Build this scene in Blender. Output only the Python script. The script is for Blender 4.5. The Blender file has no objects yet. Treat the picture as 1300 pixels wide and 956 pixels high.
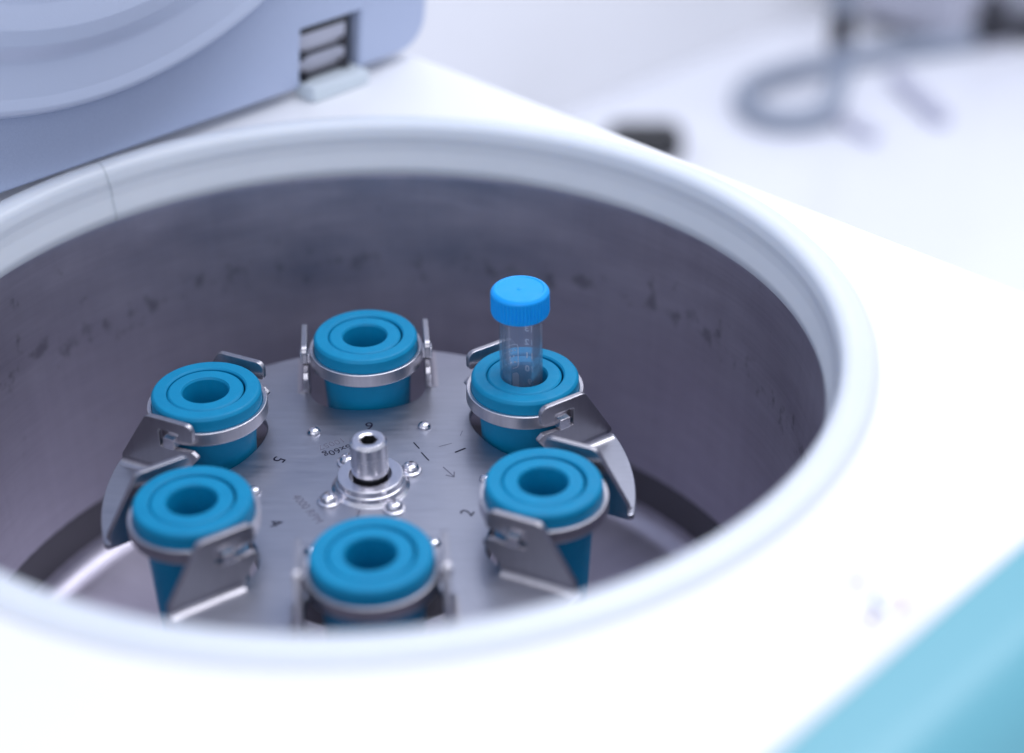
import bpy, bmesh, math, random
from math import sin, cos, pi, radians, hypot, atan2, sqrt
from mathutils import Vector, Matrix
from mathutils.geometry import tessellate_polygon

random.seed(7)
scene = bpy.context.scene
C = scene.collection
# All lengths below are millimetres round the rotor axis; z = 0 is the top of the hanging buckets,
# the bench lies 300 mm lower. W() turns them into metres with the bench at height 0.
MM = 0.001
BENCH = -300.0
def W(x, y, z): return Vector((x*MM, y*MM, (z-BENCH)*MM))

# ------------------------------------------------------------------ camera, world, lights, exposure
cam = bpy.data.cameras.new('camera')
cam_o = bpy.data.objects.new('camera', cam); C.objects.link(cam_o)
pitch, roll = 0.541688, -0.002799
fw = Vector((0, cos(pitch), -sin(pitch))); rt = Vector((1, 0, 0)); up = Vector((0, sin(pitch), cos(pitch)))
cr, sr = cos(roll), sin(roll)
rt, up = cr*rt + sr*up, -sr*rt + cr*up
cam_o.matrix_world = Matrix.Translation(W(52.931, -515.354, 349.071)) @ Matrix((rt, up, -fw)).transposed().to_4x4()
cam.sensor_width = 36.0
cam.lens = 36.0*2151.12/1300.0
cam.shift_y = -45.0/1300.0
cam.clip_start = 0.02; cam.clip_end = 50
cam.dof.use_dof = True
cam.dof.focus_distance = 0.655
cam.dof.aperture_fstop = 2.8
scene.camera = cam_o

world = bpy.data.worlds.new('World'); scene.world = world; world.use_nodes = True
bg = world.node_tree.nodes['Background']
bg.inputs[0].default_value = (0.78, 0.83, 1.0, 1); bg.inputs[1].default_value = 0.66

def area_light(name, loc, target, sx, sy, power, col):
    l = bpy.data.lights.new(name, 'AREA'); l.shape = 'RECTANGLE'; l.size = sx; l.size_y = sy
    l.energy = power; l.color = col
    o = bpy.data.objects.new(name, l); C.objects.link(o)
    o.location = loc
    o.rotation_euler = (Vector(target)-Vector(loc)).to_track_quat('-Z', 'Y').to_euler()
    return o
area_light('overhead_light', (0.25, 0.15, 2.1), (0.1, 0.1, 0.3), 1.3, 1.3, 15.5, (0.92, 0.93, 1.0))
area_light('overhead_light', (0.95, 0.65, 1.9), (0.25, 1.15, 0.05), 1.2, 0.8, 13, (0.92, 0.93, 1.0))  # added fill aimed at the back wall to brighten it
area_light('front_fill_light', (-0.3, -2.3, 1.5), (0.05, 0.1, 0.35), 2.2, 1.3, 13, (0.93, 0.94, 1.0))  # added soft fill from behind the camera, no window known

scene.view_settings.view_transform = 'Standard'
scene.view_settings.look = 'None'
scene.view_settings.exposure = 0.16
scene.view_settings.gamma = 1.0

# ------------------------------------------------------------------ helpers
def lin(r, g, b):
    f = lambda c: (c/255/12.92) if c/255 <= 0.04045 else ((c/255+0.055)/1.055)**2.4
    return (f(r), f(g), f(b), 1)

def mat(name, col, rough=0.5, metal=0.0, **kw):
    m = bpy.data.materials.new(name); m.use_nodes = True
    b = m.node_tree.nodes['Principled BSDF']
    b.inputs['Base Color'].default_value = col if len(col) == 4 else (*col, 1)
    b.inputs['Roughness'].default_value = rough; b.inputs['Metallic'].default_value = metal
    for k, v in kw.items(): b.inputs[k].default_value = v
    return m

class NT:
    """small wrapper for writing node trees"""
    def __init__(s, m): s.t = m.node_tree; s.b = s.t.nodes['Principled BSDF']
    def n(s, typ, **kw):
        nd = s.t.nodes.new(typ)
        for k, v in kw.items():
            if k.startswith('i_'):
                key = k[2:]; key = int(key) if key.isdigit() else key.replace('_', ' ')
                if isinstance(v, bpy.types.NodeSocket): s.t.links.new(v, nd.inputs[key])
                else: nd.inputs[key].default_value = v
            else: setattr(nd, k, v)
        return nd
    def link(s, a, b): s.t.links.new(a, b)
    def math(s, op, a, b=0.0): return s.n('ShaderNodeMath', operation=op, i_0=a, i_1=b).outputs[0]
    def ramp(s, fac, stops, interp='LINEAR'):
        r = s.n('ShaderNodeValToRGB', i_0=fac); r.color_ramp.interpolation = interp
        e = r.color_ramp.elements
        while len(e) < len(stops): e.new(0.5)
        for q, (p, c) in zip(e, stops):
            q.position = p; q.color = c if not isinstance(c, (int, float)) else (c, c, c, 1)
        return r.outputs[0]
    def noise(s, vec, scale, detail=3, rough=0.5):
        return s.n('ShaderNodeTexNoise', i_Vector=vec, i_Scale=scale, i_Detail=detail, i_Roughness=rough).outputs[0]
    def bump(s, h, strength, dist):
        b = s.n('ShaderNodeBump', i_Height=h); b.inputs['Strength'].default_value = strength; b.inputs['Distance'].default_value = dist
        s.link(b.outputs[0], s.b.inputs['Normal'])
    def obj(s): return s.n('ShaderNodeTexCoord').outputs['Object']
    def scaled(s, vec, sc): return s.n('ShaderNodeVectorMath', operation='MULTIPLY', i_0=vec, i_1=sc).outputs[0]
    def mix(s, fac, a, b):
        m = s.n('ShaderNodeMix', data_type='RGBA')
        for k, v in ((0, fac), (6, a), (7, b)):
            if isinstance(v, bpy.types.NodeSocket): s.link(v, m.inputs[k])
            else: m.inputs[k].default_value = v
        return m.outputs[2]

def finish(name, me, m, parent=None, loc=None, rotz=0.0, sharp=35, smooth=True, wn=True):
    o = bpy.data.objects.new(name, me); C.objects.link(o)
    for mm in (m if isinstance(m, (list, tuple)) else [m]): me.materials.append(mm)
    if smooth:
        for p in me.polygons: p.use_smooth = True
        me.set_sharp_from_angle(angle=radians(sharp))
        if wn:
            w = o.modifiers.new('weighted_normals', 'WEIGHTED_NORMAL'); w.keep_sharp = True; w.weight = 80
    if parent: o.parent = parent
    if loc is not None: o.location = loc
    o.rotation_euler.z = rotz
    return o

def mesh_py(name, verts, faces):
    me = bpy.data.meshes.new(name); me.from_pydata([(x*MM, y*MM, z*MM) for x, y, z in verts], [], faces)
    bm = bmesh.new(); bm.from_mesh(me)
    bmesh.ops.recalc_face_normals(bm, faces=bm.faces); bm.to_mesh(me); bm.free()
    me.update(); return me

def fillet(pts, closed=False, n=4):
    """pts: (a, b) or (a, b, radius) -> polyline with rounded corners"""
    out = []; N = len(pts)
    for i, p in enumerate(pts):
        r = p[2] if len(p) > 2 else 0
        if r <= 0 or (not closed and i in (0, N-1)): out.append((p[0], p[1])); continue
        P = Vector(p[:2]); A = Vector(pts[i-1][:2]); B = Vector(pts[(i+1) % N][:2])
        u = (A-P).normalized(); v = (B-P).normalized()
        ang = u.angle(v)
        if ang > pi-0.02: out.append(tuple(P)); continue
        d = min(r/math.tan(ang/2), (A-P).length*0.49, (B-P).length*0.49); rr = d*math.tan(ang/2)
        c = P + (u+v).normalized()*(rr/sin(ang/2))
        s = P+u*d-c; e = P+v*d-c
        a0 = atan2(s.y, s.x); da = (atan2(e.y, e.x)-a0+pi) % (2*pi)-pi
        for k in range(n+1):
            t = a0+da*k/n; out.append((c.x+rr*cos(t), c.y+rr*sin(t)))
    return out

def lathe(name, prof, m, seg=96, parent=None, loc=None, n=4, rfun=None, cx=0, cy=0, zoff=0, sharp=35):
    """prof: list of (r, z[, fillet]) revolved about z; r = 0 ends close with a point"""
    pr = fillet(prof, n=n); verts = []; faces = []; rows = []
    for (r, z) in pr:
        if r < 1e-6: rows.append([len(verts)]); verts.append((cx, cy, z+zoff)); continue
        row = []
        for k in range(seg):
            a = 2*pi*k/seg; q = rfun(r, z, a) if rfun else r
            row.append(len(verts)); verts.append((cx+q*cos(a), cy+q*sin(a), z+zoff))
        rows.append(row)
    for A, B in zip(rows, rows[1:]):
        for k in range(seg):
            k2 = (k+1) % seg
            if len(A) == 1 and len(B) == 1: continue
            if len(A) == 1: faces.append((A[0], B[k], B[k2]))
            elif len(B) == 1: faces.append((A[k], A[k2], B[0]))
            else: faces.append((A[k], A[k2], B[k2], B[k]))
    return finish(name, mesh_py(name, verts, faces), m, parent, loc, sharp=sharp)

def extrude_poly(name, poly, z0, z1, m, parent=None, loc=None, frame=None, bevel=0.0, seg=2, sharp=20):
    """poly (a, b) extruded from z0 to z1; frame maps (a, b, c) to xyz"""
    n = len(poly); fr = frame or (lambda a, b, c: (a, b, c))
    verts = [fr(a, b, z0) for a, b in poly] + [fr(a, b, z1) for a, b in poly]
    faces = [tuple(range(n))[::-1], tuple(range(n, 2*n))]
    faces += [(i, (i+1) % n, n+(i+1) % n, n+i) for i in range(n)]
    me = mesh_py(name, verts, faces)
    bm = bmesh.new(); bm.from_mesh(me)
    if bevel > 0:
        ed = [e for e in bm.edges if len(e.link_faces) == 2 and any(len(f.verts) > 4 for f in e.link_faces) and e.calc_face_angle(0) > 0.9]
        bmesh.ops.bevel(bm, geom=ed, offset=bevel*MM, segments=seg, profile=0.5, affect='EDGES', clamp_overlap=True)
    big = [f for f in bm.faces if len(f.verts) > 4]
    bmesh.ops.triangulate(bm, faces=big, ngon_method='EAR_CLIP')
    bm.to_mesh(me); bm.free()
    return finish(name, me, m, parent, loc, sharp=sharp)

def box(name, x0, x1, y0, y1, z0, z1, m, parent=None, loc=None, bevel=1.0, seg=2, frame=None):
    fr = frame or (lambda a, b, c: (a, b, c))
    v = [fr(x, y, z) for z in (z0, z1) for x, y in ((x0, y0), (x1, y0), (x1, y1), (x0, y1))]
    f = [(0, 3, 2, 1), (4, 5, 6, 7), (0, 1, 5, 4), (1, 2, 6, 5), (2, 3, 7, 6), (3, 0, 4, 7)]
    me = mesh_py(name, v, f)
    if bevel > 0:
        bm = bmesh.new(); bm.from_mesh(me)
        bmesh.ops.bevel(bm, geom=list(bm.edges), offset=bevel*MM, segments=seg, profile=0.5, affect='EDGES', clamp_overlap=True)
        bm.to_mesh(me); bm.free()
    return finish(name, me, m, parent, loc, sharp=20)

def tube_path(name, pts, rad, m, parent=None, loc=None, seg=16, sub=10, rfun=None):
    """round tube along a Catmull-Rom path through pts"""
    P = [Vector(p) for p in pts]; P = [P[0]*2-P[1]] + P + [P[-1]*2-P[-2]]; path = []
    for i in range(1, len(P)-2):
        for k in range(sub):
            t = k/sub
            path.append(0.5*((2*P[i]) + (P[i+1]-P[i-1])*t + (2*P[i-1]-5*P[i]+4*P[i+1]-P[i+2])*t*t + (3*P[i]-P[i-1]-3*P[i+1]+P[i+2])*t**3))
    path.append(P[-2])
    verts, faces = [], []
    T = (path[1]-path[0]).normalized(); N = T.orthogonal().normalized()
    for i, p in enumerate(path):
        T = (path[min(i+1, len(path)-1)]-path[max(i-1, 0)]).normalized()
        N = (N-T*N.dot(T)).normalized(); B = T.cross(N)
        r = rfun(i/(len(path)-1)) if rfun else rad
        for k in range(seg):
            a = 2*pi*k/seg; verts.append(tuple(p+(N*cos(a)+B*sin(a))*r))
    for i in range(len(path)-1):
        for k in range(seg):
            k2 = (k+1) % seg; faces.append((i*seg+k, i*seg+k2, (i+1)*seg+k2, (i+1)*seg+k))
    faces += [tuple(range(seg))[::-1], tuple(range((len(path)-1)*seg, len(path)*seg))]
    return finish(name, mesh_py(name, verts, faces), m, parent, loc, sharp=50)

def thing(name, label, cat, loc, group=None):
    o = bpy.data.objects.new(name, None); C.objects.link(o); o.empty_display_size = 0.01
    o.location = loc; o['label'] = label; o['category'] = cat
    if group: o['group'] = group
    return o
def tag(o, label, cat, group=None):
    o['label'] = label; o['category'] = cat
    if group: o['group'] = group
    return o
def dup(root, loc=None):
    r = root.copy(); C.objects.link(r)
    if loc is not None: r.location = loc
    for ch in list(root.children):
        c = ch.copy(); C.objects.link(c); c.parent = r
        for g in list(ch.children):
            d = g.copy(); C.objects.link(d); d.parent = c
    return r

def text_mesh(name, s, size, spacing=1.0, bold=0.0):
    cu = bpy.data.curves.new(name, 'FONT'); cu.body = s; cu.size = size; cu.align_x = 'CENTER'; cu.align_y = 'CENTER'
    cu.resolution_u = 4; cu.offset = bold; cu.space_character = spacing
    o = bpy.data.objects.new(name, cu); C.objects.link(o)
    bpy.context.view_layer.update()
    me = bpy.data.meshes.new_from_object(o.evaluated_get(bpy.context.evaluated_depsgraph_get()))
    bpy.data.objects.remove(o); bpy.data.curves.remove(cu)
    me.name = name
    return me

# ------------------------------------------------------------------ materials
def m_white_paint():
    m = mat('white_enamel', (0.80, 0.81, 0.83), 0.38); t = NT(m); o = t.obj()
    t.link(t.ramp(t.noise(o, 9, 4), [(0.3, (0.775, 0.79, 0.815, 1)), (0.7, (0.81, 0.82, 0.84, 1))]), t.b.inputs['Base Color'])
    t.bump(t.noise(o, 900, 2), 0.08, 0.0004); return m
def m_bench():
    m = mat('bench_laminate', (0.72, 0.74, 0.8), 0.22); t = NT(m); o = t.obj()
    t.link(t.ramp(t.noise(o, 3, 4), [(0.3, (0.70, 0.72, 0.78, 1)), (0.7, (0.75, 0.77, 0.83, 1))]), t.b.inputs['Base Color'])
    return m
def m_rubber_rim():
    m = mat('gasket_rubber', (0.6, 0.66, 0.73), 0.4); t = NT(m); o = t.obj()
    t.link(t.ramp(t.noise(o, 14, 5, 0.6), [(0.3, (0.63, 0.675, 0.73, 1)), (0.7, (0.67, 0.71, 0.76, 1))]), t.b.inputs['Base Color'])
    t.link(t.ramp(t.noise(o, 30, 3), [(0.3, 0.28), (0.7, 0.42)]), t.b.inputs['Roughness'])
    return m
def m_silicone(name, col, col2, rough=0.5):
    m = mat(name, col, rough, 0.0, **{'Specular IOR Level': 0.28}); t = NT(m); o = t.obj()
    t.link(t.ramp(t.noise(o, 120, 4, 0.6), [(0.3, (*col, 1)), (0.7, (*col2, 1))]), t.b.inputs['Base Color'])
    t.link(t.ramp(t.noise(o, 260, 3), [(0.3, rough-0.08), (0.7, rough+0.1)]), t.b.inputs['Roughness'])
    t.bump(t.noise(o, 2600, 2), 0.12, 0.0001); return m
def m_steel(name, col, rough, stretch=(40, 900, 900), amt=0.08, bump=0.05):
    m = mat(name, col, rough, 1.0); t = NT(m); o = t.obj()
    g = t.noise(t.scaled(o, stretch), 1.0, 4, 0.6)
    s = t.noise(o, 35, 4, 0.6)
    t.link(t.ramp(t.math('ADD', t.math('MULTIPLY', g, 0.6), t.math('MULTIPLY', s, 0.4)), [(0.3, rough-amt), (0.7, rough+amt)]), t.b.inputs['Roughness'])
    t.link(t.ramp(g, [(0.3, tuple(c*0.94 for c in col[:3])+(1,)), (0.7, tuple(min(1, c*1.03) for c in col[:3])+(1,))]), t.b.inputs['Base Color'])
    t.bump(g, bump, 0.0001); return m
def m_bowl():
    m = mat('bowl_steel', (0.3, 0.3, 0.33), 0.42, 0.9); t = NT(m); o = t.obj()
    sep = t.n('ShaderNodeSeparateXYZ', i_0=o)
    ang = t.n('ShaderNodeMath', operation='ARCTAN2', i_0=sep.outputs[1], i_1=sep.outputs[0]).outputs[0]
    cyl = t.n('ShaderNodeCombineXYZ', i_0=t.math('MULTIPLY', ang, 0.164), i_1=sep.outputs[2]).outputs[0]
    brush = t.noise(t.scaled(cyl, (26, 700, 1)), 1.0, 5, 0.65)          # turning marks round the bowl
    streak = t.noise(t.scaled(cyl, (170, 5, 1)), 1.0, 4, 0.6)             # faint upright reflections painted into the wall colour
    cloud = t.noise(t.scaled(cyl, (14, 30, 1)), 1.0, 5, 0.65)
    spots = t.noise(t.scaled(cyl, (115, 85, 1)), 1.0, 5, 0.62)              # dried drips
    big = t.noise(t.scaled(cyl, (9, 5, 1)), 1.0, 2)
    z = t.math('SUBTRACT', t.math('MULTIPLY', sep.outputs[2], 1000.0), -BENCH)   # mm
    wob = t.math('ADD', z, t.math('MULTIPLY', t.math('SUBTRACT', big, 0.5), 26.0))
    band = t.math('SUBTRACT', 1.0, t.math('MINIMUM', t.math('DIVIDE', t.math('ABSOLUTE', t.math('SUBTRACT', wob, -17.0)), 16.0), 1.0))
    spot = t.ramp(t.math('ADD', spots, t.math('MULTIPLY', band, 0.17)), [(0.66, 0.0), (0.77, 1.0)])
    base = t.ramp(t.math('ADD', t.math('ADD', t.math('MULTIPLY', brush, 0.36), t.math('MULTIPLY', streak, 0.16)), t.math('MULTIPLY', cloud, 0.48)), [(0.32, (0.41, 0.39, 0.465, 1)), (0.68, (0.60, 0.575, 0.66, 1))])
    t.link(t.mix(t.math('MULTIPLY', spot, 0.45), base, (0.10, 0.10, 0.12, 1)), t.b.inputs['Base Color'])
    t.link(t.ramp(cloud, [(0.3, 0.32), (0.7, 0.46)]), t.b.inputs['Roughness'])
    t.bump(brush, 0.12, 0.0002); return m

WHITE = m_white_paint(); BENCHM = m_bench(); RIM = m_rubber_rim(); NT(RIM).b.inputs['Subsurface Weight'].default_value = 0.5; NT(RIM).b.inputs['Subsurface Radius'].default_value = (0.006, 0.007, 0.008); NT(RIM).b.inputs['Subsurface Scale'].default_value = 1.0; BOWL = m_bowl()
WALL = mat('wall_paint', (0.84, 0.845, 0.87), 0.7); t_ = NT(WALL); t_.bump(t_.noise(t_.obj(), 300, 3), 0.1, 0.001)
SLEEVE = m_silicone('blue_silicone', (0.0, 0.21, 0.40), (0.0, 0.235, 0.435))
ADAPT = m_silicone('blue_silicone_adapter', (0.0, 0.215, 0.41), (0.0, 0.24, 0.445))
CAPM = m_silicone('cap_polypropylene', (0.005, 0.33, 0.84), (0.008, 0.35, 0.88), 0.36)
NT(CAPM).b.inputs['Subsurface Weight'].default_value = 0.15
NT(CAPM).b.inputs['Subsurface Radius'].default_value = (0.001, 0.002, 0.003)
PLATE = m_steel('brushed_plate_steel', (0.41, 0.42, 0.48), 0.38, (60, 420, 420), 0.05, 0.03)
EAR = m_steel('brushed_ear_steel', (0.46, 0.45, 0.485), 0.33, (700, 60, 60), 0.06)
RING = m_steel('turned_ring_steel', (0.64, 0.62, 0.66), 0.36, (900, 900, 60), 0.07)
POLISH = m_steel('polished_steel', (0.70, 0.69, 0.74), 0.25, (80, 80, 900), 0.05)
DARKST = mat('dark_oxide_steel', (0.05, 0.05, 0.06), 0.4, 0.8)
BLACK = mat('black_plastic', (0.015, 0.016, 0.02), 0.45)
SHADEM = mat('base_shade_steel', (0.17, 0.165, 0.185), 0.5, 0.85)
FLOORM = m_steel('pale_floor_steel', (0.66, 0.645, 0.68), 0.5, (60, 60, 60), 0.06)  # paler than the bowl wall
INK = mat('engraving_ink', (0.012, 0.012, 0.03), 0.7, 0.0, **{'Specular IOR Level': 0.1})
INK2 = mat('faded_engraving', (0.16, 0.16, 0.21), 0.6, 0.0, **{'Specular IOR Level': 0.1})
LIDM = mat('lid_grey_coat', (0.43, 0.49, 0.65), 0.42, 0.15); t_ = NT(LIDM); o_ = t_.obj()
t_.link(t_.ramp(t_.noise(o_, 1500, 2), [(0.3, (0.43, 0.50, 0.67, 1)), (0.7, (0.48, 0.55, 0.72, 1))]), t_.b.inputs['Base Color']); t_.bump(t_.noise(o_, 1500, 2), 0.12, 0.0003)
DISCM = mat('lid_disc_coat', (0.60, 0.67, 0.83), 0.36, 0.1); t_ = NT(DISCM); o_ = t_.obj(); t_.bump(t_.noise(o_, 1500, 2), 0.1, 0.0003)
TURQ = mat('turquoise_panel', (0.13, 0.38, 0.455), 0.32)
PALE = mat('pale_hinge_plastic', (0.60, 0.67, 0.72), 0.4)
HINGEM = mat('hinge_grey', (0.55, 0.56, 0.65), 0.45, 0.0)
HOSE = mat('grey_rubber_hose', (0.25, 0.29, 0.37), 0.5)
def m_clear():
    m = bpy.data.materials.new('clear_tube_plastic'); m.use_nodes = True; nt = m.node_tree
    for nd in list(nt.nodes): nt.nodes.remove(nd)
    N = lambda k: nt.nodes.new(k); L = nt.links.new
    out = N('ShaderNodeOutputMaterial'); tr = N('ShaderNodeBsdfTransparent'); gl = N('ShaderNodeBsdfGlossy'); df = N('ShaderNodeBsdfTranslucent')
    tr.inputs[0].default_value = (0.95, 0.97, 1, 1); gl.inputs['Roughness'].default_value = 0.16; df.inputs[0].default_value = (0.8, 0.87, 1, 1)
    lw = N('ShaderNodeLayerWeight'); lw.inputs[0].default_value = 0.28
    m1 = N('ShaderNodeMixShader'); m2 = N('ShaderNodeMixShader')
    m1.inputs[0].default_value = 0.09; L(tr.outputs[0], m1.inputs[1]); L(df.outputs[0], m1.inputs[2])
    mu = N('ShaderNodeMath'); mu.operation = 'MULTIPLY_ADD'; mu.inputs[1].default_value = 0.55; mu.inputs[2].default_value = 0.02
    L(lw.outputs['Fresnel'], mu.inputs[0]); L(mu.outputs[0], m2.inputs[0]); L(m1.outputs[0], m2.inputs[1]); L(gl.outputs[0], m2.inputs[2]); L(m2.outputs[0], out.inputs[0])
    return m
CLEAR = m_clear()
def m_print():
    m = bpy.data.materials.new('white_print'); m.use_nodes = True; nt = m.node_tree
    for nd in list(nt.nodes): nt.nodes.remove(nd)
    N = lambda k: nt.nodes.new(k); L = nt.links.new
    out = N('ShaderNodeOutputMaterial'); a = N('ShaderNodeBsdfDiffuse'); b = N('ShaderNodeBsdfTranslucent'); x = N('ShaderNodeMixShader')
    a.inputs[0].default_value = (0.9, 0.92, 0.96, 1); b.inputs[0].default_value = (0.9, 0.92, 0.96, 1)
    L(a.outputs[0], x.inputs[1]); L(b.outputs[0], x.inputs[2]); L(x.outputs[0], out.inputs[0]); x.inputs[0].default_value = 0.35
    return m
PRINT = m_print()
STICK = mat('label_film', (0.80, 0.80, 0.83), 0.4)
ORANGE = mat('label_print_tan', (0.24, 0.15, 0.09), 0.5)
BLUEP = mat('label_print_blue', (0.27, 0.34, 0.52), 0.5)
PINKP = mat('label_print_pink', (0.40, 0.22, 0.24), 0.5)
GREYB = mat('grey_casing', (0.42, 0.43, 0.51), 0.45)

# ------------------------------------------------------------------ setting: bench and wall
S2 = sqrt(0.5)
def ME(e1, e2, z):                    # machine axes: e1 to its front, e2 to its right
    return (e1*S2+e2*S2, -e1*S2+e2*S2, z)
o = box('bench_top', -625, 420, -2600, 2600, -340, -300, BENCHM, frame=ME, bevel=4, loc=W(0, 0, 0)); o['kind'] = 'structure'
o = box('wall', -700, -626, -2600, 2600, -400, 1600, WALL, frame=ME, bevel=0, loc=W(0, 0, 0)); o['kind'] = 'structure'
o = box('floor', -1500, 4000, -4000, 4000, -1240, -1200, WALL, frame=ME, bevel=0, loc=W(0, 0, 0)); o['kind'] = 'structure'

# ------------------------------------------------------------------ centrifuge body
BASE = W(0, 0, BENCH)                 # origin of the machine on the bench
cent = thing('centrifuge', 'white benchtop centrifuge with its grey lid open and a round steel bowl', 'centrifuge', BASE)
H = -BENCH
def rel(z): return z+H                # height above the bench

def rr_ring(x0, x1, y0, y1, rad, n=16):
    out = []
    for cx, cy, a0 in ((x1-rad, y1-rad, 0), (x0+rad, y1-rad, pi/2), (x0+rad, y0+rad, pi), (x1-rad, y0+rad, 1.5*pi)):
        for k in range(n+1):
            a = a0+pi/2*k/n; out.append((cx+rad*cos(a), cy+rad*sin(a)))
    return out
# housing: a top sheet round the bowl hole, a rounded edge and four sides
E1a, E1b, E2a, E2b = -262, 232, -245, 190.5
def housing():
    R = 8; loops = []
    def dense(l, n=6):
        out = []
        for i, p in enumerate(l):
            q = l[(i+1) % len(l)]
            m_ = 12 if hypot(q[0]-p[0], q[1]-p[1]) > 60 else 1
            for k in range(m_): out.append((p[0]+(q[0]-p[0])*k/m_, p[1]+(q[1]-p[1])*k/m_))
        return out
    base = None
    for k in range(0, 7):
        a = pi/2*k/6; ins = R*(1-sin(a)); zz = 46-R*(1-cos(a))
        loops.append((dense(rr_ring(E1a+ins, E1b-ins, E2a+ins, E2b-ins, 16-ins*0.6)), zz))
    loops.append((dense(rr_ring(E1a, E1b, E2a, E2b, 16)), -285))
    inner = []
    for (x, y) in loops[0][0]:
        a = atan2(y, x); inner.append((178*cos(a), 178*sin(a)))
    loops.insert(0, (inner, 46)); loops.insert(0, ([(x*0.995, y*0.995) for x, y in inner], 20))
    verts, faces = [], []; n = len(inner)
    for l, zz in loops: verts += [ME(x, y, rel(zz)) for x, y in l]
    for i in range(len(loops)-1):
        for k in range(n): faces.append((i*n+k, i*n+(k+1) % n, (i+1)*n+(k+1) % n, (i+1)*n+k))
    return finish('housing', mesh_py('housing', verts, faces), WHITE, cent, sharp=40)
housing()
# sloping turquoise front panel
prof = fillet([(E1b-2, 30), (E1b-2, 44.2, 1.5), (E1b+26, 41, 60), (E1b+58, 2, 70), (E1b+70, -80, 80), (E1b+72, -270, 4), (E1b-2, -270)], closed=False, n=12)
def front_panel():
    verts, faces = [], []; n = len(prof); ys = [E2a+3, E2a+1, E2b-1, E2b-3][0:4]
    ys = [E2a+2, E2b-2]
    for y in ys: verts += [ME(a, y, rel(b)) for a, b in prof]
    for k in range(n-1): faces.append((k, k+1, n+k+1, n+k))
    faces += [tuple(range(n)), tuple(range(n, 2*n))]
    return finish('front_panel', mesh_py('front_panel', verts, faces), TURQ, cent, sharp=30)
front_panel()
for a in (-1, 1):
    for b in (-1, 1):
        lathe('foot', [(0, 0), (16, 0, 2), (14, 16, 1), (0, 16)], BLACK, 24, cent, cx=ME(a*190, -25+b*180, 0)[0], cy=ME(a*190, -25+b*180, 0)[1])

# bowl: wall, rounded corner, floor
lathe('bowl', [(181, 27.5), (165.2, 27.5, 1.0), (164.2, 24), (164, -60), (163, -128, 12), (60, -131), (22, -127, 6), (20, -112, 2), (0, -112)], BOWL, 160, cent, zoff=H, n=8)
lathe('wall_base_shade', [(164.2, -100), (163.0, -103, 3), (162.5, -125, 4), (157.5, -130.2, 3), (156, -131.5)], SHADEM, 128, cent, zoff=H, n=6)  # dark band that paints the shade at the foot of the wall
lathe('bowl_floor', [(155.7, -131.4), (154.5, -130.6, 0.5), (60, -130.4), (30, -129.5)], FLOORM, 96, cent, zoff=H)
# rim gasket with its two rolls and the groove between them
gpr = [(167, 25.6), (163.8, 26.2, 2), (163.0, 30.0, 5), (165.0, 37.0, 9), (165.6, 40.5, 7), (165.7, 43.6, 7), (166.9, 48.6, 5), (171.2, 50.7, 5), (176.8, 49.2, 4), (180, 46.0, 1), (178.5, 44)]
lathe('rim_gasket', gpr, RIM, 200, cent, zoff=H, n=6, sharp=60)
# butt joint in the gasket (thin dark seam that follows the profile)
def seam():
    a0 = radians(133.4); verts, faces = [], []; pr = fillet(gpr, n=6)[3:-6]
    for i, (r, z) in enumerate(pr):
        wv = 0.0022*math.sin(i*0.23)
        for da in (-0.0011, 0.0011):
            a = a0+da+wv; rr = r-0.08 if z < 47 else r
            verts.append((rr*cos(a), rr*sin(a), rel(z+(0.08 if z > 44 else 0))))
    for i in range(len(pr)-1): faces.append((2*i, 2*i+1, 2*i+3, 2*i+2))
    finish('gasket_joint', mesh_py('gasket_joint', verts, faces), mat('joint_grime', (0.33, 0.38, 0.40), 0.7), cent)
seam()

# lid, swung up at the back
LA = radians(7.4); LH = -173.0; LZ = 51.0; LD = 207.0; LC = 4.0; LW = 189.0
def LF(u, v, w):                      # lid frame: u along the hinge, v up the lid, w out of its inner face
    e1 = LH + v*sin(LA) + w*cos(LA); z = LZ + v*cos(LA) - w*sin(LA)
    return ME(e1, u, rel(z))
UL, UR, VT = -232, LW, 425
lid_poly = fillet([(UL, 0, 14), (113, 0), (113, 29), (147.5, 29), (147.5, 0), (UR, 0, 16), (UR, VT, 40), (UL, VT, 40)], closed=True, n=6)
lid = extrude_poly('lid', lid_poly, -46, 0, LIDM, cent, frame=LF, bevel=2.2, seg=3)
def lid_disc(name, prof2, m):
    pr = fillet(prof2, n=5); seg = 160; verts, faces = [], []
    for r, w in pr:
        for k in range(seg):
            a = 2*pi*k/seg; verts.append(LF(LC+r*cos(a), LD+r*sin(a), w))
    for i in range(len(pr)-1):
        for k in range(seg): faces.append((i*seg+k, i*seg+(k+1) % seg, (i+1)*seg+(k+1) % seg, (i+1)*seg+k))
    faces.append(tuple((len(pr)-1)*seg+k for k in range(seg)))
    return finish(name, mesh_py(name, verts, faces), m, lid)
lid_disc('lid_seal_disc', [(176, -1), (176.3, 4.5, 2.5), (173, 8.6, 3.5), (167, 7.6, 5), (152, 6.6, 8), (145, 9.8, 6), (138, 10.4, 6), (128, 9.4, 8), (60, 9.2), (4, 9.2)], DISCM)
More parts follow.
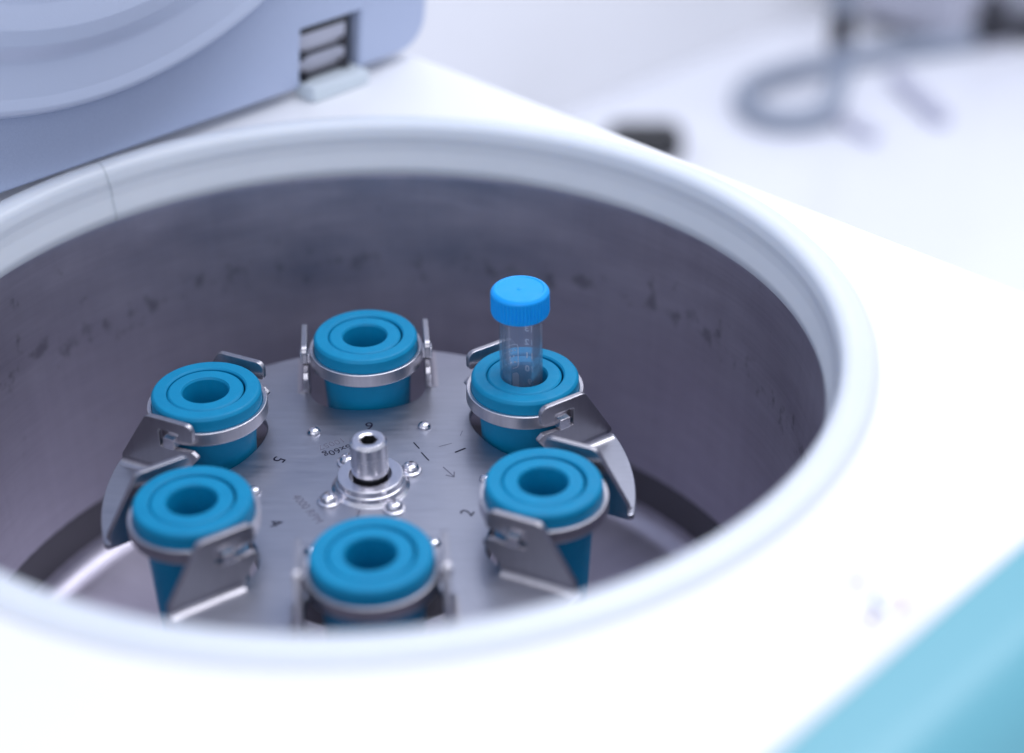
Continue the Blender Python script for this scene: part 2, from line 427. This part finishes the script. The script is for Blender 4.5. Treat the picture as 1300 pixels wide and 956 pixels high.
# hinge that shows in the notch of the lid
hg = box('hinge', 113.5, 147, 8, 22.5, 45.9, 53.4, PALE, cent, frame=lambda u, w, z: ME(LH+w-14, u, rel(z)), bevel=1.5)
box('hinge_plate', 113.5, 142.5, 1, 28, -8, -5, HINGEM, hg, frame=lambda a, b, c: LF(a, b, c), bevel=0)
def rod(u0, u1, v, w, r, m, name='hinge_pin', cone=0):
    p = [(LF(u0+(u1-u0)*t, v, w)) for t in (0, 0.25, 0.5, 0.75, 1)]
    return tube_path(name, p, r, m, hg, seg=14, sub=5, rfun=(lambda t: r*(0.55+cone*max(0, 1-min(t, 1-t)*5.5))) if cone else None)
rod(114.5, 141.5, 14.5, -3.4, 1.7, DARKST, cone=1.0)
rod(115.5, 141, 4, -2.6, 2.0, DARKST, cone=1.0)
box('hinge_stop', 142.6, 147.2, 1, 28, -30, -7, DARKST, hg, frame=lambda a, b, c: LF(a, b, c), bevel=0.5)
box('notch_shade', 113.4, 142.5, 24.5, 28.8, -30, -3, BLACK, hg, frame=lambda a, b, c: LF(a, b, c), bevel=0.8)  # black bar put in for the shadow under the notch top

# small faded safety label on the front corner of the deck
def flat(name, poly, m, z, par):
    n = len(poly); me = mesh_py(name, [(x, y, rel(z)) for x, y in poly], [tuple(range(n))])
    return finish(name, me, m, par)
lab_c = Vector((150, -153)); 
def LB(a, b): return (lab_c.x + a*S2 + b*S2, lab_c.y + a*S2 - b*S2)     # a along the front edge, b toward the front
lab = flat('safety_label', [LB(*p) for p in rr_ring(-17, 17, -9, 12, 2, 4)], STICK, 46.25, cent)
def blob(cx, cy, rx, ry, rot, n=14): return [LB(cx+rx*cos(t)*cos(rot)-ry*sin(t)*sin(rot), cy+rx*cos(t)*sin(rot)+ry*sin(t)*cos(rot)) for t in [2*pi*k/n for k in range(n)]]
flat('label_mark', blob(6, -7, 2.2, 1.3, 0.4), ORANGE, 46.4, lab)
flat('label_mark', blob(-4, 5, 2.4, 1.6, -0.4), ORANGE, 46.4, lab)
def arcpoly(r0, r1, a0, a1, cx, cy, n=12):
    A = [a0+(a1-a0)*k/n for k in range(n+1)]
    return [LB(cx+r1*cos(a), cy+r1*sin(a)) for a in A]+[LB(cx+r0*cos(a), cy+r0*sin(a)) for a in A[::-1]]
flat('label_mark', arcpoly(3.4, 5.2, radians(150), radians(290), 5, 4.5), BLUEP, 46.4, lab)
flat('label_mark', arcpoly(3.6, 5.0, radians(0), radians(130), 5, 4.5), PINKP, 46.4, lab)

# ------------------------------------------------------------------ rotor
PH = 4.96
CUPANG = {6: 90+PH, 1: 30+PH, 2: -30+PH, 3: -90+PH, 4: -150+PH, 5: 150+PH}
RC = 70.7; ZP = -24.0; HW = 23.4; RO = 99.0
RB = W(0, 0, -100); rz = lambda z: z+100
rotor = thing('rotor', 'six-place steel swing-out rotor plate with engraved numbers seated in the bowl', 'rotor', RB)
def i_corner(x, y):
    d = (math.degrees(atan2(y, x))-PH-90) % 60
    return min(d, 60-d) < math.degrees(math.asin(HW/RO))+0.05
def plate_outline():
    pts = []
    for k in range(6):
        a = radians(PH-90+60*k)          # a cutout axis
        ca, sa = cos(a), sin(a)
        g = lambda s, t: (s*ca-t*sa, s*sa+t*ca)
        se = sqrt(RO*RO-HW*HW)
        cut = [g(se, -HW)] + [g(s, -HW) for s in (90, 80)]
        for j in range(0, 29):
            th = -pi/2+pi*j/28
            t = HW*math.copysign(abs(sin(th))**(2/2.25), sin(th)); s = 68-16.0*abs(cos(th))**(2/2.25)
            cut.append(g(s, t))
        cut += [g(s, HW) for s in (80, 90)] + [g(se, HW)]
        pts += cut
        a0 = a+math.asin(HW/RO); a1 = a+radians(60)-math.asin(HW/RO)
        pts += [(RO*cos(a0+(a1-a0)*j/12), RO*sin(a0+(a1-a0)*j/12)) for j in range(1, 12)]
    return [p for p in fillet([(x, y, 4.0) if abs(hypot(x, y)-RO) < 0.01 and i_corner(x, y) else (x, y) for x, y in pts], closed=True, n=4)]
extrude_poly('rotor_plate', plate_outline(), rz(ZP-2.6), rz(ZP), PLATE, rotor, bevel=0.5, seg=2)
# ears: folded up from the plate on both sides of each cutout, slotted for the bucket pins
ear_prof = fillet([(66.2, -24.5), (64.6, -20.5, 2), (58.6, -13.0, 0.8), (61.2, -11.0, 1.2), (67.0, -11.5, 0.3), (75.2, -11.5, 0.4), (75.2, -4.0, 0.6), (66.6, -4.0, 0.5), (66.2, -6.6, 0.5), (60.2, -7.0, 1.6), (60.0, 0.8, 3.2), (80.6, 0.8, 3.4), (94.0, -20.5, 2.5), (94.0, -24.5)], closed=True, n=5)
def make_ear(sgn):
    fr = lambda s, z, t: (s, sgn*t, rz(z))
    o = extrude_poly('support_ear', ear_prof, HW, HW+2.2, EAR, rotor, frame=fr, bevel=0.45, seg=2)
    # rounded bend where the ear meets the plate
    bm = bmesh.new(); bm.from_mesh(o.data)
    rows = []
    for s0, s1 in ((66.4, 94.0),):
        n = 6; va, vb = [], []
        for k in range(n+1):
            th = pi/2*k/n; t = HW+2.2+3.2*(1-sin(th)); z = ZP+0.03+3.2*(1-cos(th))
            va.append(bm.verts.new(Vector(fr(s0, z, t))*MM)); vb.append(bm.verts.new(Vector(fr(min(s1-0.2, sqrt(98.4**2-t*t)), z, t))*MM))
        for k in range(n): bm.faces.new((va[k], va[k+1], vb[k+1], vb[k]))
        ca = bm.verts.new(Vector(fr(s0, ZP+0.03, HW+2.0))*MM); cb = bm.verts.new(Vector(fr(s1, ZP+0.03, HW+2.0))*MM)
        bm.faces.new(va+[ca]); bm.faces.new(vb[::-1]+[cb])
    # foot of the ear down to the underside of the plate
    bmesh.ops.recalc_face_normals(bm, faces=bm.faces)
    bm.to_mesh(o.data); bm.free()
    for p in o.data.polygons: p.use_smooth = True
    o.data.set_sharp_from_angle(angle=radians(20))
    return o
for sgn in (-1, 1):
    e0 = make_ear(sgn)
    for k in range(6):
        o = e0 if k == 0 else e0.copy()
        if k: C.objects.link(o); o.parent = rotor
        o.rotation_euler.z = radians(PH-90+60*k)
# boss under the plate and the drive shaft
lathe('rotor_boss', [(12, rz(-111)), (12, rz(-64), 2), (44, rz(-58), 4), (50.5, rz(-27.2), 2), (0, rz(-27.2))], DARKST, 48, rotor)
# hub ring with a bore
lathe('hub_ring', [(7.9, rz(-30)), (7.9, rz(-18.4), 0.3), (12.4, rz(-18.4), 0.5), (12.5, rz(-20.9), 0.3), (13.1, rz(-21.2), 0.4), (13.3, rz(-22.9), 0.5), (14.6, rz(-23.97), 0.4), (14.8, rz(-24.05))], POLISH, 96, rotor)
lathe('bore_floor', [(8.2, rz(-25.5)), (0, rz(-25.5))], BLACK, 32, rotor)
# shaft end: bright cylinder with a hexagon socket
def hexr(r, z, a):
    if r > 3.6 or z > -3.1+100 and r > 3.55: return r
    b = (a % (pi/3))-pi/6
    return r*cos(pi/6)/cos(b)
nut = lathe('rotor_nut', [(3.4, rz(-7.3)), (3.4, rz(-3.2), 0), (3.9, rz(-2.8), 0.1), (5.9, rz(-2.8), 0.3), (7.0, rz(-4.0), 0.4), (7.0, rz(-16.6), 0.5), (6.2, rz(-17.4)), (6.1, rz(-25))], POLISH, 72, rotor, rfun=hexr)
lathe('socket_shade_lining', [(0, rz(-7.5)), (3.36, rz(-7.2)), (3.36, rz(-3.3))], BLACK, 72, rotor, rfun=hexr)  # added black lining, paints the dark of the recess
lathe('nut_collar', [(6.25, rz(-17.2)), (6.5, rz(-17.6), 0.2), (6.5, rz(-25))], DARKST, 48, rotor)
# pan-head screws with washers, cross recess
def recess(r, z, a):
    return r
def make_screw():
    pr = [(4.3, rz(-24.0)), (4.35, rz(-23.2), 0.3), (3.6, rz(-23.0), 0.2), (3.2, rz(-22.9), 0.1), (3.15, rz(-22.0), 0.4), (2.5, rz(-21.0), 0.6), (1.6, rz(-20.55), 0.3)]
    o = lathe('hub_screw', pr, POLISH, 40, rotor)
    # head top with a pressed cross: a fan whose centre dips along four arms
    me = o.data; bm = bmesh.new(); bm.from_mesh(me); seg = 40
    prev = None
    for j, r in enumerate((1.62, 1.2, 0.7, 0.3)):
        row = []
        for k in range(seg):
            a = 2*pi*k/seg; arm = max(0.0, cos(2*a))**2
            z = -20.53+0.04*j-(1.9*arm*(1 if r < 1.5 else 0.3)+(1.3 if r < 0.5 else 0)*(1-arm))
            row.append(bm.verts.new(Vector((r*cos(a), r*sin(a), rz(z)))*MM))
        if prev:
            for k in range(seg): bm.faces.new((prev[k], prev[(k+1) % seg], row[(k+1) % seg], row[k]))
        prev = row
    bm.faces.new(prev)
    bmesh.ops.recalc_face_normals(bm, faces=bm.faces); bm.to_mesh(me); bm.free()
    for p in me.polygons: p.use_smooth = True
    me.set_sharp_from_angle(angle=radians(40))
    return o
sc = make_screw()
for k, (a, r) in enumerate(((33, 17.2), (123, 17.8), (-146, 17.8), (-57, 17.6))):
    o = sc if k == 0 else sc.copy()
    if k: C.objects.link(o); o.parent = rotor
    o.location = (r*MM*cos(radians(a)), r*MM*sin(radians(a)), 0); o.rotation_euler.z = radians(a*1.7+20)
rv = lathe('rivet', [(2.75, rz(-23.98)), (2.6, rz(-23.2), 0.5), (1.9, rz(-22.3), 0.9), (0.8, rz(-21.85), 0.6), (0, rz(-21.8))], POLISH, 28, rotor)
for k in range(6):
    o = rv if k == 0 else rv.copy()
    if k: C.objects.link(o); o.parent = rotor
    a = radians(PH+60*k); o.location = (43.3*MM*cos(a), 43.3*MM*sin(a), 0)
# engraved numbers and lines of text, tops toward the hub
def engrave(name, s, size, r, a_deg, m, off=0.0, spacing=1.0):
    me = text_mesh(name, s, size*MM, spacing)
    o = finish(name, me, m, rotor, smooth=False)
    a = radians(a_deg)
    o.location = (r*MM*cos(a)-off*MM*sin(a), r*MM*sin(a)+off*MM*cos(a), rz(ZP+0.06)*MM)
    o.rotation_euler.z = a+pi/2
    return o
for k, a in CUPANG.items(): engrave('engraved_number', str(k), 7.2, 40.4, a, INK)
engrave('engraved_text', '6x60g', 4.9, 27.3, 122, INK)
engrave('engraved_text', '10057', 4.6, 32.6, 122, INK2)
engrave('engraved_text', '4000 RPM', 4.8, 26.6, -147, INK2, 0, 1.0)
def stroke_set(name, segs, m, w=0.7):
    verts, faces = [], []
    for (x0, y0), (x1, y1) in segs:
        d = Vector((x1-x0, y1-y0)); n = Vector((-d.y, d.x)).normalized()*w/2; b = len(verts)
        verts += [(x0+n.x, y0+n.y, rz(ZP+0.06)), (x0-n.x, y0-n.y, rz(ZP+0.06)), (x1-n.x, y1-n.y, rz(ZP+0.06)), (x1+n.x, y1+n.y, rz(ZP+0.06))]
        faces.append((b, b+1, b+2, b+3))
    return finish(name, mesh_py(name, verts, faces), m, rotor, smooth=False)
stroke_set('engraved_dash', [((14.6, 28.4), (17.0, 24.2)), ((17.9, 21.6), (21.0, 16.2))], INK, 0.5)
stroke_set('engraved_arrow', [((26.6, 11.9), (31.0, 5.5)), ((30.9, 8.8), (31.0, 5.4)), ((27.8, 6.6), (31.0, 5.3))], INK2, 0.5)
stroke_set('engraved_dash', [((-3.1, -15.2), (-3.7, -19.2))], INK2, 1.1)
stroke_set('scratch_mark', [((32.6, 33.0), (33.4, 36.4)), ((24.5, 25.5), (29.5, 27.8))], INK2, 0.25)

# ------------------------------------------------------------------ buckets, adapters
def make_bucket():
    t = thing('tube_bucket', '', 'tube bucket', W(0, 0, -11), 'buckets hanging in the rotor')
    q = lambda z: z+11
    sl = lathe('bucket_sleeve', [(14.95, q(-60)), (14.95, q(-0.6), 0.5), (15.6, q(0), 0.4), (20.0, q(0), 1.2), (20.9, q(-1.4), 1.0), (21.05, q(-6), 0.3), (21.0, q(-9), 0.5), (18.2, q(-11.2), 0.6), (17.3, q(-24)), (16.4, q(-46)), (15.4, q(-72), 6), (0, q(-79))], SLEEVE, 96, t)
    rg = lathe('bucket_ring', [(21.2, q(-10.6)), (21.2, q(-5.6), 0.2), (22.9, q(-5.4), 0.45), (23.0, q(-10.9), 0.5), (18.4, q(-11.0), 0.3), (18.4, q(-10.2))], RING, 120, t)
    for s in (-1, 1):
        box('trunnion_pin', -2.4, 2.4, *(sorted((s*22.2, s*26.6))), q(-11.3), q(-6.7), POLISH, rg, bevel=0.35)
    return t
def make_adapter():
    o = lathe('tube_adapter', [(0, 2.0), (8.0, 2.0), (8.7, 5), (8.75, 58.6, 0.5), (9.3, 59.6, 0.3), (13.7, 59.6, 0.5), (14.5, 58.9, 0.3), (14.45, 0, 1), (0, 0)], ADAPT, 96)
    return o
bl = {6: ('turquoise bucket by the engraved 6, the rearmost, with an upright ear on each side', 'turquoise ring adapter seated in the rearmost bucket, the one by the engraved 6'),
      1: ('turquoise bucket that carries the blue-capped test tube', 'turquoise ring adapter with the blue-capped test tube standing in it'),
      2: ('turquoise bucket at the right front, next to the engraved 2', 'turquoise ring adapter in the bucket next to the engraved 2, front right'),
      3: ('blurred turquoise bucket at the very front, between two bright rivets', 'turquoise ring adapter in the frontmost bucket, in front of the hub nut'),
      4: ('turquoise bucket at the left front, next to the engraved 4', 'turquoise ring adapter in the bucket next to the engraved 4, front left'),
      5: ('turquoise bucket at the left back, next to the engraved 5', 'turquoise ring adapter in the bucket next to the engraved 5, back left')}
bk0 = make_bucket(); ad0 = make_adapter()
ad0['category'] = 'tube adapter'; ad0['group'] = 'ring adapters inside the buckets'
jit = {6: 0.4, 1: 0.2, 2: -0.5, 3: 0.3, 4: 0.6, 5: -0.3}
for k, a in CUPANG.items():
    ar = radians(a); x, y = RC*cos(ar), RC*sin(ar)
    b = bk0 if k == 6 else dup(bk0)
    b.location = W(x, y, -11); b.rotation_euler.z = ar
    b['label'] = bl[k][0]
    d = ad0 if k == 6 else dup(ad0)
    d.location = W(x-0.28, y+0.05*jit[k], -60.0); d.rotation_euler.z = ar+jit[k]
    d['label'] = bl[k][1]

# ------------------------------------------------------------------ the capped tube
a1 = radians(CUPANG[1]); tx, ty = RC*cos(a1)-0.5, RC*sin(a1)+0.1
TB = -57.0
tube = thing('test_tube', 'clear plastic test tube with a blue ribbed screw cap and white graduations', 'test tube', W(tx, ty, TB))
tube.rotation_euler = (radians(0.3), radians(-0.9), 0)
tz = lambda z: z-TB
lathe('tube_body', [(0, tz(TB+0.5)), (2.0, tz(TB+0.6), 1), (8.1, tz(TB+16), 6), (8.35, tz(24), 0), (8.35, tz(33.5), 0.3), (7.35, tz(33.5), 0.3), (7.35, tz(22)), (7.1, tz(TB+16.5), 6), (1.5, tz(TB+2), 1), (0, tz(TB+2))], CLEAR, 72, tube)
def knurl(r, z, a):
    if r > 10.4 and tz(28.0) < z < tz(36.4):
        f = min(1, (z-tz(28.0))/0.8, (tz(36.4)-z)/1.6)
        return r-0.6*f*(0.5+0.5*cos(48*a))**1.5
    return r
cap = lathe('screw_cap', [(8.6, tz(27.6)), (9.6, tz(26.9), 0.4), (10.9, tz(27.6), 0.8), (11.25, tz(28.6)), (11.25, tz(30)), (11.2, tz(35.2)), (11.2, tz(36.8), 1.6), (10.0, tz(38.0), 0.7), (9.2, tz(38.05), 0.2), (8.8, tz(37.75), 0.3), (1.6, tz(37.7), 0.2), (1.1, tz(37.75), 0.2), (0.8, tz(38.0), 0.3), (0, tz(38.05))], CAPM, 448, tube, rfun=knurl, n=3)
lathe('cap_skirt', [(8.9, tz(27.7)), (8.9, tz(34.2)), (0, tz(34.2))], CAPM, 48, cap)
# print on the far side of the tube: we read it through the wall, mirrored
RP = 8.42
def wrap_print(name, me, a_mid, zmid):
    o = finish(name, me, PRINT, tube, smooth=False)
    for v in me.vertices:
        u, w = v.co.x/MM, v.co.y/MM
        a = radians(a_mid)+u/RP
        v.co = (RP*MM*cos(a), RP*MM*sin(a), tz(zmid+w)*MM)
    return o
for s, z in (('13', 15.4), ('12', 9.3), ('11', 3.2), ('10', -2.9), ('9', -9.0)):
    wrap_print('graduation', text_mesh('graduation', s, 3.8*MM, 1.1, 0.12*MM), 67, z)
def wrap_patch(name, a0, a1, z0, z1, n=14, par=tube, m=PRINT, rad=1.2):
    poly = rr_ring(0, (a1-a0)*pi/180*RP, z0, z1, rad, 4)
    verts, faces = [], []
    for i, (u, z) in enumerate(poly): verts.append((RP*cos(radians(a0)+u/RP), RP*sin(radians(a0)+u/RP), tz(z)))
    # split into vertical strips so that the patch follows the wall
    verts, faces = [], []
    U = (a1-a0)*pi/180*RP
    for i in range(n+1):
        u = U*i/n; dx = min(u, U-u); c = rad-sqrt(max(0, rad*rad-(rad-dx)**2)) if dx < rad else 0
        for z in (z0+c, z1-c): verts.append((RP*cos(radians(a0)+u/RP), RP*sin(radians(a0)+u/RP), tz(z)))
    for i in range(n): faces.append((2*i, 2*i+2, 2*i+3, 2*i+1))
    return finish(name, mesh_py(name, verts, faces), m, par, smooth=False)
wrap_patch('writing_patch', 97, 158, -34, -4.6)
def wrap_frame(a0, a1, z0, z1, w):
    path = [(a0, z0), (a1, z0), (a1, z1), (a0, z1)]
    U = (a1-a0)*pi/180*RP; outer = rr_ring(0, U, z0, z1, 1.4, 6); inner = rr_ring(w, U-w, z0+w, z1-w, 1.0, 6)
    def dens(l):
        out = []
        for i, p in enumerate(l):
            q = l[(i+1) % len(l)]; k_ = 10 if hypot(q[0]-p[0], q[1]-p[1]) > 2.5 else 1
            out += [(p[0]+(q[0]-p[0])*k/k_, p[1]+(q[1]-p[1])*k/k_) for k in range(k_)]
        return out
    A, B = dens(outer), dens(inner); n = min(len(A), len(B)); verts, faces = [], []
    for l in (A[:n], B[:n]):
        verts += [(RP*cos(radians(a0)+u/RP), RP*sin(radians(a0)+u/RP), tz(z)) for u, z in l]
    for k in range(n): faces.append((k, (k+1) % n, n+(k+1) % n, n+k))
    finish('printed_frame', mesh_py('printed_frame', verts, faces), PRINT, tube, smooth=False)
wrap_frame(97, 152, -2.6, 8.6, 0.35)
for z, (p, q) in ((5.8, (104, 143)), (3.0, (108, 138)), (0.4, (103, 147))):
    a = p
    while a < q:
        b = a+random.uniform(4, 9); wrap_patch('printed_mark', a, min(b, q), z-0.45, z+random.uniform(0.2, 0.7), 3, rad=0.3); a = b+random.uniform(2, 5)

# ------------------------------------------------------------------ things on the bench behind
def bench_pt(x, y, z): return (x, y, z+H)
hose = thing('rubber_hose', 'grey rubber hose looping over the bench top, blurred in the background', 'hose', BASE)
hp = [(760, 1215, -287), (589, 1168, -288), (544, 1152, -289), (456, 1122, -289), (379, 1090, -289), (327, 1062, -289), (289, 1030, -289), (275, 994, -289), (285, 957, -289), (310, 942, -289), (345, 952, -286), (363, 985, -268), (364, 1000, -220), (358, 1003, -140), (352, 1005, -60), (346, 1006, 20)]
tube_path('hose_tube', [bench_pt(*p) for p in hp], 10.5, HOSE, hose, seg=20, sub=8)
tube_path('hose_connector', [bench_pt(*p) for p in ((361.5, 1002, -180), (359, 1003, -150), (354, 1005, -80), (346.5, 1006, 10))], 12.5, DARKST, hose, seg=20)
tube_path('hose_connector', [bench_pt(*p) for p in ((530, 1148, -287), (589, 1168, -286), (680, 1192, -286), (770, 1217, -286))], 13, DARKST, hose, seg=20)
tube_path('hose_clamp', [bench_pt(*p) for p in ((364.2, 999, -240), (364, 1000, -222), (363.3, 1001, -203))], 12, DARKST, hose, seg=20)
st = thing('clamp_stand', 'dark vertical clamp rod rising from the hose at the top right', 'stand', W(548, 1178, BENCH))
lathe('stand_base', [(0, 0), (40, 0, 1), (40, 8, 2), (0, 8)], GREYB, 40, st)
tube_path('stand_rod', [(0, 0, 6), (0, 0, 120), (0, 0, 260), (0, 0, 420)], 8, DARKST, st)
box('clamp_head', -16, 16, -20, 20, 22, 52, DARKST, st, bevel=4)
ap = thing('bench_box', 'grey equipment casing at the back of the bench, top right', 'equipment box', Vector(tuple(c*MM for c in ME(-500, 1235, 0))))
fr45 = lambda a, b, c: (a*S2+b*S2, -a*S2+b*S2, c)
box('casing', -60, 60, -80, 240, 14, 260, GREYB, ap, bevel=10, seg=4, frame=fr45)
for a in (-45, 45):
    for b in (-60, 220): lathe('rubber_foot', [(0, 0), (12, 0, 1), (12, 15, 1), (0, 15)], BLACK, 20, ap, cx=fr45(a, b, 0)[0], cy=fr45(a, b, 0)[1])
bf = thing('power_adapter', 'small black block on the bench, half hidden by the right edge of the white housing', 'adapter', W(174, 889, BENCH))
box('adapter_body', -36, 34, -20, 20, 0, 30, BLACK, bf, bevel=13, seg=4)
tube_path('cord', [(-38, 4, 12), (-80, 22, 5), (-140, 30, 4), (-200, 20, 4), (-260, 60, 4)], 3.5, BLACK, bf, seg=10)
SMEARM = mat('smear_grey', (0.45, 0.46, 0.58), 0.5)  # for bars added in place of soft reflection smears on the bench
for lab, p, q, r in (('pale grey bar added for a reflection smear on the bench to the right of the hose loop', (433, 1056), (457, 952), 8), ('short pale grey bar added for a reflection smear at the lower bend of the hose loop', (364, 958), (386, 914), 6)):
    o = tube_path('grey_smear_bar', [bench_pt(p[0]+(q[0]-p[0])*t, p[1]+(q[1]-p[1])*t, -300+r+0.5) for t in (0, 0.33, 0.66, 1)], r, SMEARM, None, BASE, seg=14)
    tag(o, lab, 'smear bar')
